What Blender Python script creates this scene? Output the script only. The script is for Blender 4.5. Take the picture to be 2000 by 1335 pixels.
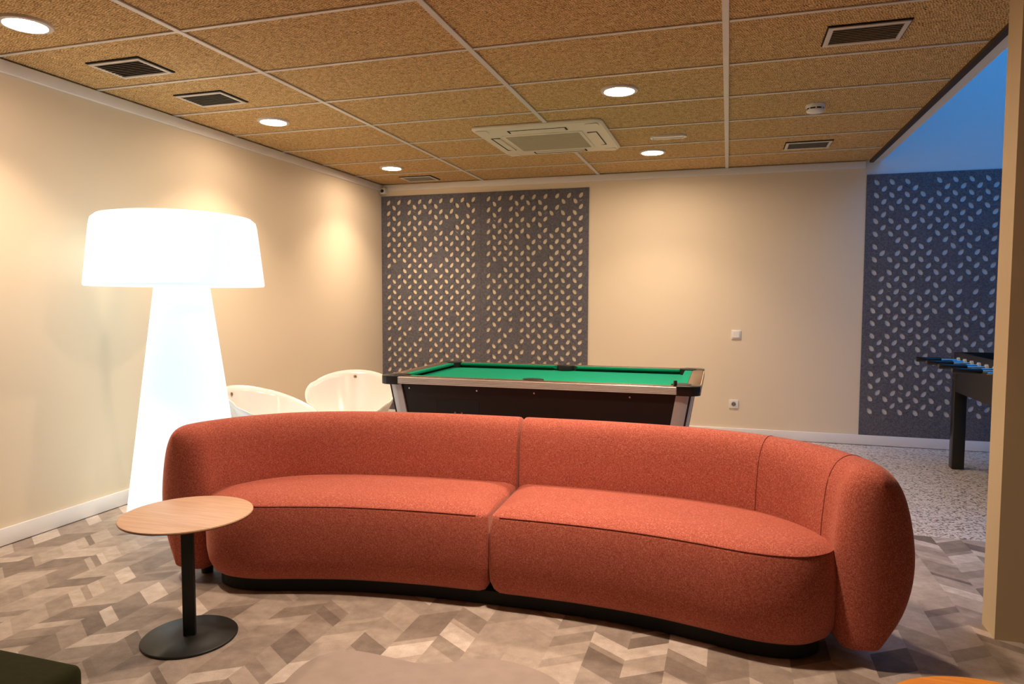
import bpy, bmesh, math, random
from mathutils import Matrix, Vector
random.seed(7)
R = math.radians
for o in list(bpy.data.objects): bpy.data.objects.remove(o)
scene = bpy.context.scene
COL = scene.collection

# ------------------------------------------------------------------ camera
cam_d = bpy.data.cameras.new('camera')
cam_d.sensor_width = 36.0; cam_d.lens = 1362.9/2000*36.0
cam_d.clip_start = 0.05; cam_d.clip_end = 100
cam = bpy.data.objects.new('camera', cam_d); COL.objects.link(cam)
def rot_yaw_pitch_roll(y, p, r):
    return Matrix.Rotation(y, 3, 'Z') @ Matrix.Rotation(p, 3, 'X') @ Matrix.Rotation(r, 3, 'Y')
Mc = rot_yaw_pitch_roll(R(17.169), R(-3.469), R(-0.17))
CAM = Vector((0.0353, 0.0, 1.2918))
right, fwd, up = Mc.col[0], Mc.col[1], Mc.col[2]
m = Matrix((( right[0], up[0], -fwd[0], CAM[0]), (right[1], up[1], -fwd[1], CAM[1]), (right[2], up[2], -fwd[2], CAM[2]), (0,0,0,1)))
cam.matrix_world = m
scene.camera = cam
# ------------------------------------------------------------------ world: blue daylight above the skylight of the side bay
world = bpy.data.worlds.new('world'); scene.world = world; world.use_nodes = True
bgn = world.node_tree.nodes['Background']
bgn.inputs[0].default_value = (0.0, 0.33, 1.0, 1); bgn.inputs[1].default_value = 2.0
# ------------------------------------------------------------------ exposure
scene.view_settings.view_transform = 'Standard'
scene.view_settings.look = 'None'
scene.view_settings.gamma = 1.0
scene.view_settings.use_curve_mapping = False
scene.view_settings.exposure = 0.42
DOWN = 190.0                       # radiance of the warm ceiling downlights' diffusers
BEAM = 9.0                       # watts of each downlight's beam
DOWN_COL = (1.0, 0.75, 0.55)
LAMP = 0.66                        # radiance of the glowing floor lamp
LAMP_COL = (0.76, 0.97, 1.04)

# ------------------------------------------------------------------ room constants (metres)
XL, YB, ZC = -3.56, 6.855, 2.5166
YF, XR = -2.6, 4.5
XE = 1.2                          # right edge of the tiled ceiling

# ------------------------------------------------------------------ helpers
def tag(o, label=None, cat=None, group=None, kind=None):
    if label: o['label'] = label
    if cat: o['category'] = cat
    if group: o['group'] = group
    if kind: o['kind'] = kind
    return o
def link(o, parent=None):
    COL.objects.link(o)
    if parent: o.parent = parent
    return o
def empty(name, loc=(0,0,0), rz=0):
    o = bpy.data.objects.new(name, None); o.empty_display_size = .1
    o.location = loc; o.rotation_euler = (0,0,rz); return link(o)
def mesh_obj(name, verts, faces, mat, parent=None, smooth=False, loc=(0,0,0)):
    me = bpy.data.meshes.new(name); me.from_pydata([tuple(v) for v in verts], [], faces); me.update()
    bm = bmesh.new(); bm.from_mesh(me); bmesh.ops.recalc_face_normals(bm, faces=bm.faces); bm.to_mesh(me); bm.free()
    if smooth:
        me.polygons.foreach_set('use_smooth', [True]*len(me.polygons))
    if mat: me.materials.append(mat)
    o = bpy.data.objects.new(name, me); o.location = loc
    return link(o, parent)
def bm_obj(name, bm, mat, parent=None, smooth=False, loc=(0,0,0), sharp=None):
    me = bpy.data.meshes.new(name)
    bmesh.ops.recalc_face_normals(bm, faces=bm.faces)
    bm.to_mesh(me); bm.free()
    if smooth:
        me.polygons.foreach_set('use_smooth', [True]*len(me.polygons))
        if sharp is not None: me.set_sharp_from_angle(angle=sharp)
    if mat: me.materials.append(mat)
    o = bpy.data.objects.new(name, me); o.location = loc
    return link(o, parent)
def add_box(bm, x0, x1, y0, y1, z0, z1, bevel=0.0, seg=2):
    vs = [bm.verts.new(p) for p in ((x0,y0,z0),(x1,y0,z0),(x1,y1,z0),(x0,y1,z0),(x0,y0,z1),(x1,y0,z1),(x1,y1,z1),(x0,y1,z1))]
    fs = [bm.faces.new([vs[i] for i in f]) for f in ((0,3,2,1),(4,5,6,7),(0,1,5,4),(1,2,6,5),(2,3,7,6),(3,0,4,7))]
    if bevel > 0:
        es = list({e for f in fs for e in f.edges})
        bmesh.ops.bevel(bm, geom=es, offset=bevel, segments=seg, profile=.5, affect='EDGES')
def box(name, x0, x1, y0, y1, z0, z1, mat, parent=None, bevel=0.0, seg=2):
    bm = bmesh.new(); add_box(bm, x0, x1, y0, y1, z0, z1, bevel, seg)
    return bm_obj(name, bm, mat, parent, smooth=bevel > 0, sharp=R(40))
def add_lathe(bm, prof, cx=0, cy=0, n=32, cap0=True, cap1=True):
    rings = []
    for r, z in prof:
        rings.append([bm.verts.new((cx+r*math.cos(2*math.pi*i/n), cy+r*math.sin(2*math.pi*i/n), z)) for i in range(n)])
    for a, b in zip(rings, rings[1:]):
        for i in range(n): bm.faces.new((a[i], a[(i+1)%n], b[(i+1)%n], b[i]))
    if cap0: bm.faces.new(rings[0][::-1])
    if cap1: bm.faces.new(rings[-1])
def lathe(name, prof, mat, parent=None, c=(0,0), n=32, cap0=True, cap1=True, sharp=R(45)):
    bm = bmesh.new(); add_lathe(bm, prof, c[0], c[1], n, cap0, cap1)
    return bm_obj(name, bm, mat, parent, True, sharp=sharp)
def add_tube(bm, pts, r, n=10, cap=True):
    pts = [Vector(p) for p in pts]; rings = []
    for i, p in enumerate(pts):
        t = (pts[min(i+1, len(pts)-1)] - pts[max(i-1, 0)]).normalized()
        ref = Vector((0,0,1)) if abs(t.z) < .95 else Vector((1,0,0))
        a = t.cross(ref).normalized(); b = t.cross(a)
        rr = r[i] if isinstance(r, (list, tuple)) else r
        rings.append([bm.verts.new(p + a*rr*math.cos(2*math.pi*k/n) + b*rr*math.sin(2*math.pi*k/n)) for k in range(n)])
    for a, b in zip(rings, rings[1:]):
        for k in range(n): bm.faces.new((a[k], a[(k+1)%n], b[(k+1)%n], b[k]))
    if cap: bm.faces.new(rings[0][::-1]); bm.faces.new(rings[-1])
def tube(name, pts, r, mat, parent=None, n=10):
    bm = bmesh.new(); add_tube(bm, pts, r, n); return bm_obj(name, bm, mat, parent, True, sharp=R(50))
def add_prism(bm, outline, z0, z1):
    a = [bm.verts.new((x, y, z0)) for x, y in outline]; b = [bm.verts.new((x, y, z1)) for x, y in outline]
    n = len(a)
    for i in range(n): bm.faces.new((a[i], a[(i+1)%n], b[(i+1)%n], b[i]))
    bm.faces.new(a[::-1]); bm.faces.new(b)
def prism(name, outline, z0, z1, mat, parent=None, bevel=0):
    bm = bmesh.new(); add_prism(bm, outline, z0, z1)
    if bevel:
        es = [e for e in bm.edges if abs(e.verts[0].co.z-e.verts[1].co.z) < 1e-6]
        bmesh.ops.bevel(bm, geom=es, offset=bevel, segments=2, profile=.5, affect='EDGES')
    return bm_obj(name, bm, mat, parent, bevel > 0, sharp=R(40))
def catmull(pts, per=10):
    P = [Vector(p) for p in pts]; P = [2*P[0]-P[1]] + P + [2*P[-1]-P[-2]]; out = []
    for i in range(1, len(P)-2):
        for k in range(per):
            t = k/per; a, b, c, d = P[i-1:i+3]
            out.append(.5*((2*b) + (c-a)*t + (2*a-5*b+4*c-d)*t*t + (3*b-3*c+d-a)*t**3))
    out.append(P[-2].copy()); return out
def resample(pts, n):
    L = [0]
    for a, b in zip(pts, pts[1:]): L.append(L[-1]+(b-a).length)
    out = []; j = 0
    for i in range(n):
        s = L[-1]*i/(n-1)
        while j < len(L)-2 and L[j+1] < s: j += 1
        t = (s-L[j])/max(1e-9, L[j+1]-L[j]); out.append(pts[j].lerp(pts[j+1], min(1, max(0, t))))
    return out
def copy_tree(o, parent=None):
    c = o.copy(); COL.objects.link(c); c.parent = parent
    for ch in list(o.children): copy_tree(ch, c)
    return c

# ------------------------------------------------------------------ materials
def new_mat(name):
    mt = bpy.data.materials.new(name); mt.use_nodes = True
    nt = mt.node_tree; return mt, nt, nt.nodes['Principled BSDF']
def srgb(r, g, b):
    f = lambda c: (c/255/12.92) if c <= 10 else ((c/255+.055)/1.055)**2.4
    return (f(r), f(g), f(b), 1)
def simple(name, col, rough=.5, metal=0.0, vary=0.06, scale=30, bump=0.0, spec=.5, coat=0.0):
    mt, nt, b = new_mat(name); N = nt.nodes; L = nt.links
    tc = N.new('ShaderNodeTexCoord'); nz = N.new('ShaderNodeTexNoise'); nz.inputs['Scale'].default_value = scale; nz.inputs['Detail'].default_value = 4
    L.new(tc.outputs['Object'], nz.inputs['Vector'])
    hs = N.new('ShaderNodeMix'); hs.data_type = 'RGBA'
    hs.inputs[6].default_value = tuple(c*(1-vary) for c in col[:3]) + (1,); hs.inputs[7].default_value = tuple(min(1, c*(1+vary)) for c in col[:3]) + (1,)
    L.new(nz.outputs['Fac'], hs.inputs[0]); L.new(hs.outputs[2], b.inputs['Base Color'])
    b.inputs['Roughness'].default_value = rough; b.inputs['Metallic'].default_value = metal
    b.inputs['Specular IOR Level'].default_value = spec; b.inputs['Coat Weight'].default_value = coat
    if bump:
        bp = N.new('ShaderNodeBump'); bp.inputs['Strength'].default_value = bump; bp.inputs['Distance'].default_value = .004
        L.new(nz.outputs['Fac'], bp.inputs['Height']); L.new(bp.outputs['Normal'], b.inputs['Normal'])
    return mt
def emit(name, col, s):
    mt, nt, b = new_mat(name)
    b.inputs['Base Color'].default_value = (.6,.6,.6,1)
    b.inputs['Emission Color'].default_value = col[:3] + (1,) if len(col) == 3 else col
    b.inputs['Emission Strength'].default_value = s
    return mt
def ramp(N, stops):
    r = N.new('ShaderNodeValToRGB'); e = r.color_ramp.elements
    while len(e) < len(stops): e.new(.5)
    for k, (p, c) in enumerate(stops): e[k].position = p; e[k].color = c
    return r

M = {}
M['wall'] = simple('cream_wall_paint', srgb(236,221,194), .75, vary=.015, scale=3)
M['wall_white'] = simple('white_wall_paint', srgb(226,226,224), .75, vary=.015, scale=3)
M['partition'] = simple('taupe_partition_paint', srgb(205,186,150), .7, vary=.03, scale=6)
M['low_bounce_wall'] = simple('low_bounce_dark_taupe', srgb(96,90,80), .7, vary=.06, scale=6)
M['white_trim'] = simple('white_trim_paint', srgb(244,241,238), .45, vary=.02, scale=8)
M['white_metal'] = simple('white_painted_metal', srgb(218,212,205), .4, vary=.03, scale=20)
M['rail'] = simple('grid_rail_metal', srgb(222,218,212), .4, metal=.1, vary=.05, scale=14)
M['dark_trim'] = simple('dark_edge_trim', srgb(58,46,36), .5, vary=.1, scale=20)
M['ac'] = simple('ivory_plastic', srgb(232,222,200), .4, vary=.02, scale=12)
M['ac_grille'] = simple('grey_ivory_grille', srgb(186,176,150), .55, vary=.04, scale=40)
M['black_hole'] = simple('black_void', srgb(14,13,12), .8)
M['vent_blade'] = simple('vent_blade_metal', srgb(150,145,135), .4, metal=.4, vary=.06)
M['white_plastic'] = simple('white_plastic', srgb(236,234,230), .22, vary=.01, scale=4, spec=.6, coat=.3)
M['chrome'] = simple('chrome', srgb(205,205,205), .15, metal=1, vary=.02)
M['steel'] = simple('brushed_steel', srgb(196,198,200), .4, metal=.3, vary=.06, scale=60)
M['trim_steel'] = simple('ribbed_aluminium', srgb(228,226,220), .35, metal=.25, vary=.05, scale=60)
M['black'] = simple('black_laminate', srgb(20,18,19), .42, vary=.1, scale=20)
M['black_plastic'] = simple('black_plastic', srgb(24,23,22), .28, vary=.1, scale=20)
M['rail_wood'] = simple('brown_rail_laminate', srgb(96,70,48), .35, vary=.15, scale=12)
M['end_laminate'] = simple('beige_end_laminate', srgb(205,175,135), .4, vary=.05, scale=12)
M['pocket'] = simple('black_pocket', srgb(10,10,10), .6)
M['table_metal'] = simple('dark_powder_coat', srgb(32,36,35), .45, metal=.2, vary=.08, scale=40)
M['green_pouf'] = simple('dark_green_velvet', srgb(46,48,24), .95, vary=.2, scale=60, bump=.2, spec=.2)
M['button'] = simple('bronze_button', srgb(150,120,90), .4, metal=.5)
M['lamp'] = emit('glowing_white_lamp', LAMP_COL, LAMP)
M['em_diff'] = simple('frosted_diffuser', srgb(235,228,222), .4, vary=.02)
M['seam'] = simple('dark_red_thread', srgb(120,44,34), .9)
M['rug'] = simple('grey_felt_rug', srgb(162,148,140), .95, vary=.16, scale=14, bump=.15, spec=.1)

def fabric():
    mt, nt, b = new_mat('rust_red_tweed'); N = nt.nodes; L = nt.links
    tc = N.new('ShaderNodeTexCoord')
    def nz(sc, mapping):
        mp = N.new('ShaderNodeMapping'); mp.inputs['Scale'].default_value = mapping
        L.new(tc.outputs['Object'], mp.inputs['Vector'])
        n = N.new('ShaderNodeTexNoise'); n.inputs['Scale'].default_value = sc; n.inputs['Detail'].default_value = 2; n.inputs['Roughness'].default_value = .6
        L.new(mp.outputs[0], n.inputs['Vector']); return n
    a = nz(400, (1,1,.35)); c = nz(400, (.35,.35,1)); d = nz(7, (1,1,1))
    mx = N.new('ShaderNodeMath'); mx.operation = 'MAXIMUM'; L.new(a.outputs['Fac'], mx.inputs[0]); L.new(c.outputs['Fac'], mx.inputs[1])
    rp = ramp(N, [(.36, srgb(126,58,48)), (.56, srgb(180,93,77)), (.76, srgb(212,144,124))])
    L.new(mx.outputs[0], rp.inputs[0])
    mm = N.new('ShaderNodeMix'); mm.data_type = 'RGBA'; mm.blend_type = 'MULTIPLY'; mm.inputs[0].default_value = .25
    L.new(rp.outputs[0], mm.inputs[6]); L.new(d.outputs['Color'], mm.inputs[7])
    L.new(rp.outputs[0], b.inputs['Base Color'])
    b.inputs['Roughness'].default_value = .9; b.inputs['Specular IOR Level'].default_value = .15
    b.inputs['Sheen Weight'].default_value = .45; b.inputs['Sheen Roughness'].default_value = .4; b.inputs['Sheen Tint'].default_value = srgb(250,190,170)
    bp = N.new('ShaderNodeBump'); bp.inputs['Strength'].default_value = .5; bp.inputs['Distance'].default_value = .0015
    L.new(mx.outputs[0], bp.inputs['Height']); L.new(bp.outputs[0], b.inputs['Normal'])
    return mt
M['fabric'] = fabric()

def wood_wool():
    mt, nt, b = new_mat('wood_wool_board'); N = nt.nodes; L = nt.links
    tc = N.new('ShaderNodeTexCoord'); oi = N.new('ShaderNodeObjectInfo')
    off = N.new('ShaderNodeVectorMath'); off.operation = 'MULTIPLY_ADD'
    off.inputs[1].default_value = (1,1,1); cm = N.new('ShaderNodeCombineXYZ')
    sc = N.new('ShaderNodeMath'); sc.operation = 'MULTIPLY'; sc.inputs[1].default_value = 37.0; L.new(oi.outputs['Random'], sc.inputs[0])
    for k in range(2): L.new(sc.outputs[0], cm.inputs[k])
    L.new(tc.outputs['Object'], off.inputs[0]); L.new(cm.outputs[0], off.inputs[2])
    waves = []
    for ang, s, dist in ((20, 30, 8.0), (110, 27, 9.0), (65, 36, 10.0)):
        mp = N.new('ShaderNodeMapping'); mp.inputs['Rotation'].default_value = (0,0,R(ang)); L.new(off.outputs[0], mp.inputs['Vector'])
        w = N.new('ShaderNodeTexWave'); w.inputs['Scale'].default_value = s; w.inputs['Distortion'].default_value = dist
        w.inputs['Detail'].default_value = 2; w.inputs['Detail Scale'].default_value = .6; L.new(mp.outputs[0], w.inputs['Vector']); waves.append(w)
    m1 = N.new('ShaderNodeMath'); m1.operation = 'MULTIPLY'; L.new(waves[0].outputs['Fac'], m1.inputs[0]); L.new(waves[1].outputs['Fac'], m1.inputs[1])
    m2 = N.new('ShaderNodeMath'); m2.operation = 'MAXIMUM'; L.new(m1.outputs[0], m2.inputs[0])
    pw = N.new('ShaderNodeMath'); pw.operation = 'POWER'; pw.inputs[1].default_value = 3; L.new(waves[2].outputs['Fac'], pw.inputs[0]); L.new(pw.outputs[0], m2.inputs[1])
    nz = N.new('ShaderNodeTexNoise'); nz.inputs['Scale'].default_value = 75; nz.inputs['Detail'].default_value = 3; nz.inputs['Distortion'].default_value = 1.5; L.new(off.outputs[0], nz.inputs['Vector'])
    ad = N.new('ShaderNodeMath'); ad.operation = 'MULTIPLY_ADD'; ad.inputs[1].default_value = .55
    L.new(m2.outputs[0], ad.inputs[0]); sb = N.new('ShaderNodeMath'); sb.operation = 'MULTIPLY'; sb.inputs[1].default_value = .75; L.new(nz.outputs['Fac'], sb.inputs[0]); L.new(sb.outputs[0], ad.inputs[2])
    rp = ramp(N, [(.32, srgb(56,36,18)), (.46, srgb(164,122,70)), (.64, srgb(222,180,116)), (.88, srgb(248,222,172))])
    n3 = N.new('ShaderNodeTexNoise'); n3.inputs['Scale'].default_value = 28; n3.inputs['Detail'].default_value = 5; n3.inputs['Roughness'].default_value = .7; L.new(off.outputs[0], n3.inputs['Vector'])
    q = N.new('ShaderNodeMath'); q.operation = 'MULTIPLY_ADD'; q.inputs[1].default_value = .5; q.inputs[2].default_value = -.25; L.new(n3.outputs['Fac'], q.inputs[0])
    q2 = N.new('ShaderNodeMath'); q2.operation = 'ADD'; L.new(ad.outputs[0], q2.inputs[0]); L.new(q.outputs[0], q2.inputs[1]); ad = q2
    L.new(ad.outputs[0], rp.inputs[0]); L.new(rp.outputs[0], b.inputs['Base Color'])
    b.inputs['Roughness'].default_value = .9; b.inputs['Specular IOR Level'].default_value = .1
    bp = N.new('ShaderNodeBump'); bp.inputs['Strength'].default_value = .6; bp.inputs['Distance'].default_value = .004
    L.new(ad.outputs[0], bp.inputs['Height']); L.new(bp.outputs[0], b.inputs['Normal'])
    return mt
M['wool'] = wood_wool()

def felt():
    mt, nt, b = new_mat('grey_felt'); N = nt.nodes; L = nt.links
    tc = N.new('ShaderNodeTexCoord'); n = N.new('ShaderNodeTexNoise'); n.inputs['Scale'].default_value = 90; n.inputs['Detail'].default_value = 5
    L.new(tc.outputs['Object'], n.inputs['Vector'])
    rp = ramp(N, [(.3, srgb(84,84,92)), (.7, srgb(122,120,126))]); L.new(n.outputs['Fac'], rp.inputs[0]); L.new(rp.outputs[0], b.inputs['Base Color'])
    b.inputs['Roughness'].default_value = .95; b.inputs['Specular IOR Level'].default_value = .1
    return mt
M['felt'] = felt()

def baize():
    return simple('green_baize', srgb(2,138,104), .9, vary=.06, scale=50, spec=.15)
M['baize'] = baize()

def terrazzo():
    mt, nt, b = new_mat('speckled_terrazzo'); N = nt.nodes; L = nt.links
    tc = N.new('ShaderNodeTexCoord')
    v = N.new('ShaderNodeTexVoronoi'); v.inputs['Scale'].default_value = 85; L.new(tc.outputs['Object'], v.inputs['Vector'])
    n = N.new('ShaderNodeTexNoise'); n.inputs['Scale'].default_value = 60; n.inputs['Detail'].default_value = 4; L.new(tc.outputs['Object'], n.inputs['Vector'])
    sp = N.new('ShaderNodeSeparateColor'); L.new(v.outputs['Color'], sp.inputs[0])
    ad = N.new('ShaderNodeMath'); ad.operation = 'MULTIPLY_ADD'; ad.inputs[1].default_value = .8; L.new(sp.outputs[0], ad.inputs[0])
    k = N.new('ShaderNodeMath'); k.operation = 'MULTIPLY'; k.inputs[1].default_value = .4; L.new(n.outputs['Fac'], k.inputs[0]); L.new(k.outputs[0], ad.inputs[2])
    rp = ramp(N, [(.2, srgb(92,74,64)), (.36, srgb(176,160,150)), (.5, srgb(216,206,198)), (.9, srgb(232,226,220))])
    L.new(ad.outputs[0], rp.inputs[0]); L.new(rp.outputs[0], b.inputs['Base Color']); b.inputs['Roughness'].default_value = .35
    return mt
M['terrazzo'] = terrazzo()

def floor_print(name, src):
    mt, nt, b = new_mat(name); N = nt.nodes; L = nt.links
    if src == 'object':
        s = N.new('ShaderNodeObjectInfo'); sp = N.new('ShaderNodeSeparateColor'); L.new(s.outputs['Color'], sp.inputs[0]); val = sp.outputs[0]
    else:
        s = N.new('ShaderNodeAttribute'); s.attribute_name = 'tone'; val = s.outputs['Fac']
    g = N.new('ShaderNodeNewGeometry')
    n = N.new('ShaderNodeTexNoise'); n.inputs['Scale'].default_value = 16; n.inputs['Detail'].default_value = 6; n.inputs['Roughness'].default_value = .62; L.new(g.outputs['Position'], n.inputs['Vector'])
    n2 = N.new('ShaderNodeTexNoise'); n2.inputs['Scale'].default_value = 240; n2.inputs['Detail'].default_value = 2; L.new(g.outputs['Position'], n2.inputs['Vector'])
    a = N.new('ShaderNodeMath'); a.operation = 'MULTIPLY_ADD'; a.inputs[1].default_value = .7; a.inputs[2].default_value = -.35; L.new(n.outputs['Fac'], a.inputs[0])
    a2 = N.new('ShaderNodeMath'); a2.operation = 'MULTIPLY_ADD'; a2.inputs[1].default_value = .28; a2.inputs[2].default_value = -.14; L.new(n2.outputs['Fac'], a2.inputs[0])
    c = N.new('ShaderNodeMath'); c.operation = 'ADD'; L.new(a.outputs[0], c.inputs[0]); L.new(a2.outputs[0], c.inputs[1])
    d = N.new('ShaderNodeMath'); d.operation = 'ADD'; d.use_clamp = True; L.new(c.outputs[0], d.inputs[0]); L.new(val, d.inputs[1])
    rp = ramp(N, [(.0, srgb(112,100,92)), (.35, srgb(146,133,123)), (.7, srgb(180,167,156)), (1, srgb(216,206,197))])
    L.new(d.outputs[0], rp.inputs[0]); L.new(rp.outputs[0], b.inputs['Base Color']); b.inputs['Roughness'].default_value = .55; b.inputs['Specular IOR Level'].default_value = .3
    return mt
M['vinyl'] = floor_print('vinyl_plank', 'object')
M['vinyl_field'] = floor_print('vinyl_field', 'attr')

def wood_top(name, c0, c1, rough=.35, ang=0):
    mt, nt, b = new_mat(name); N = nt.nodes; L = nt.links
    tc = N.new('ShaderNodeTexCoord'); mp = N.new('ShaderNodeMapping'); mp.inputs['Scale'].default_value = (1.2, 26, 1); mp.inputs['Rotation'].default_value = (0,0,R(ang))
    L.new(tc.outputs['Object'], mp.inputs['Vector']); n = N.new('ShaderNodeTexNoise'); n.inputs['Scale'].default_value = 5; n.inputs['Detail'].default_value = 6; L.new(mp.outputs[0], n.inputs['Vector'])
    rp = ramp(N, [(.35, c0), (.65, c1)]); L.new(n.outputs['Fac'], rp.inputs[0]); L.new(rp.outputs[0], b.inputs['Base Color']); b.inputs['Roughness'].default_value = rough
    return mt
M['oak'] = wood_top('pale_oak_veneer', srgb(204,164,132), srgb(220,184,154), .4, 12)
M['oak_edge'] = simple('oak_edge_band', srgb(120,76,50), .5)
M['orange'] = wood_top('orange_lacquered_wood', srgb(236,148,34), srgb(248,166,48), .35, 5)
def glass():
    mt, nt, b = new_mat('window_glass'); N = nt.nodes; L = nt.links
    t = N.new('ShaderNodeBsdfTransparent'); g = N.new('ShaderNodeBsdfGlossy'); g.inputs['Roughness'].default_value = .02
    mx = N.new('ShaderNodeMixShader'); mx.inputs[0].default_value = .06; L.new(t.outputs[0], mx.inputs[1]); L.new(g.outputs[0], mx.inputs[2])
    L.new(mx.outputs[0], N['Material Output'].inputs['Surface']); return mt
M['glass'] = glass()

# ------------------------------------------------------------------ the room shell
def st(o): o['kind'] = 'structure'; return o
st(box('wall_left', XL-.15, XL, YF-.15, YB+.15, -.1, ZC+.2, M['wall']))
st(box('wall_back', XL, 1.172, YB, YB+.15, -.1, ZC+.2, M['wall']))
ZB2 = 4.3                         # height of the double-height side bay
st(box('wall_back_bay', 1.172, XR, YB, YB+.15, -.1, ZB2+.1, M['wall_white']))
st(box('wall_front', XL, XR, YF-.15, YF, -.1, ZC+.2, M['low_bounce_wall']))  # unseen wall, its dark taupe chosen to cut bounced light
st(box('wall_right', XR, XR+.15, YF-.15, YB+.15, -.1, ZB2+.1, M['wall_white']))
# bulkhead above the tiled ceiling's edge, and the bay roof with its skylight
st(box('wall_bulkhead', XE+.02, XE+.10, 3.03, YB, ZC-.002, ZB2+.1, M['wall_white']))
SX0, SX1, SY0, SY1 = 1.55, 4.15, 3.55, 6.45
bm = bmesh.new()
add_box(bm, XE+.10, SX0, 3.03, YB, ZB2, ZB2+.1); add_box(bm, SX1, XR, 3.03, YB, ZB2, ZB2+.1)
add_box(bm, SX0, SX1, 3.03, SY0, ZB2, ZB2+.1); add_box(bm, SX0, SX1, SY1, YB, ZB2, ZB2+.1)
st(bm_obj('ceiling_bay', bm, M['wall_white']))
win = empty('window_1', ((SX0+SX1)/2, (SY0+SY1)/2, ZB2+.05)); st(win); win['label'] = 'roof skylight over the side bay, out of sight'
hw, hh = (SX1-SX0)/2, (SY1-SY0)/2
for a in ((-hw, -hw+.05, -hh, hh), (hw-.05, hw, -hh, hh), (-.025, .025, -hh+.05, hh-.05), (-hw+.05, hw-.05, -hh, -hh+.05), (-hw+.05, hw-.05, hh-.05, hh)):
    box('window_frame', a[0], a[1], a[2], a[3], -.03, .03, M['white_trim'], win)
for a in ((-hw+.05, -.025), (.025, hw-.05)):
    box('pane', a[0], a[1], -hh+.05, hh-.05, -.004, .004, M['glass'], win)
# partition stub on the right: lit reveal and dark front
st(box('wall_partition', 1.036, XR, 3.028, 3.166, 0, ZC+.028, M['partition']))
st(box('wall_partition_upper', XE+.10, XR, 3.03, 3.166, ZC+.028, ZB2, M['wall_white']))
# floors
floor = st(box('floor', XL, XR, YF, YB, -.1, -.003, M['black_hole']))
TX0, TY0 = .62, 4.275
st(box('floor_terrazzo', TX0, XR, TY0, YB, -.003, 0.0, M['terrazzo']))
# ceiling: slab, plaster bay ceiling, dark edge trim
ceiling = st(box('ceiling', XL, XE+.02, YF, YB, ZC+.03, ZC+.15, M['black_hole']))
st(box('ceiling_side', XE+.02, XR, YF, 3.03, ZC-.002, ZC+.15, M['wall_white']))
st(box('trim_1', XE-.004, XE+.028, YF, YB, ZC-.016, ZC+.02, M['dark_trim']))
rows = [YB] + [6.289-.6*k for k in range(15)] + [YF]
xs = [XL, -2.4, -1.2, 0.0, XE]
tile_mesh = {}
for i in range(4):
    for j in range(len(rows)-1):
        w, d = xs[i+1]-xs[i], rows[j]-rows[j+1]
        key = (round(w,3), round(d,3))
        if key not in tile_mesh:
            bm = bmesh.new(); add_box(bm, -w/2+.001, w/2-.001, -d/2+.001, d/2-.001, 0, .024, .003, 1)
            o = bm_obj('ceiling_tile', bm, M['wool'], ceiling); tile_mesh[key] = o.data
        else:
            o = link(bpy.data.objects.new('ceiling_tile', tile_mesh[key]), ceiling)
        o.location = ((xs[i]+xs[i+1])/2, (rows[j]+rows[j+1])/2, ZC+.005)
for x in xs[1:4]:
    box('grid_rail', x-.015, x+.015, YF, YB-.001, ZC-.004, ZC+.004, M['rail'], ceiling, .0015, 1)
for j in range(1, len(rows)-1):
    for i in range(4):
        box('cross_rail', xs[i]+(.016 if i else .004), xs[i+1]-.016, rows[j]-.010, rows[j]+.010, ZC-.002, ZC+.004, M['rail'], ceiling, .001, 1)
# cornice and baseboards
st(box('trim_2', XL+.001, XL+.022, YF, YB-.001, 2.448, ZC-.004, M['white_trim'], None, .004))
st(box('trim_3', XL+.022, 1.165, YB-.022, YB-.001, 2.452, ZC-.004, M['white_trim'], None, .004))
st(box('baseboard_left', XL+.001, XL+.016, YF, YB-.016, .004, .095, M['white_trim'], None, .004))
st(box('baseboard_back', XL+.016, 1.036+XR-1.04, YB-.016, YB-.001, .004, .092, M['white_trim'], None, .004))

# floor planks: chevron of parallelograms, the ones in view as single parts, the rest as one field
def project(p):
    d = Vector(p) - CAM; z = d.dot(fwd)
    if z < .1: return None
    return 1000+1362.9*d.dot(right)/z, 667.5-1362.9*d.dot(up)/z, z
SW, SL = .142, .095
pieces = []
rnd = random.Random(3)
ncol = int((XR-XL)/SW)+1
for c in range(ncol):
    x0 = XL + c*SW; sgn = 1 if c % 2 else -1
    y = YF - .3 + rnd.random()*.1
    while y < YB + .2:
        h = rnd.choice((.035, .06, .085, .11, .15))
        pieces.append((x0, y, h, sgn)); y += h
def clip_ok(x0, y, h, sgn):
    lo, hi = y, y+h+SL
    if lo < YF or hi > YB or x0+SW > XR or x0 < XL: return False
    if x0+SW > TX0 and hi > TY0: return False
    if x0+SW > 1.03 and hi > 3.02 and lo < 3.17: return False
    return True
cand = []; rest = []
for p in pieces:
    x0, y, h, sgn = p
    c = project((x0+SW/2, y+SL/2+h/2, 0)); ok = clip_ok(*p)
    cx, cy = x0+SW/2, y+SL/2+h/2
    under = (-2.35 < cx < .6 and 2.75 < cy < 3.9) or (XL < cx < .4 and cy > 3.9)
    if ok and c and -60 < c[0] < 2060 and 700 < c[1] < 1420 and not under: cand.append((c[2], p))
    else: rest.append(p)
cand.sort(key=lambda t: t[0]); rest += [t[1] for t in cand[300:]]; cand = [t[1] for t in cand[:300]]
pm = {}
def tone():
    return rnd.choice((.12,.26,.34,.40,.45,.5,.54,.58,.64,.72,.86))
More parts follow.
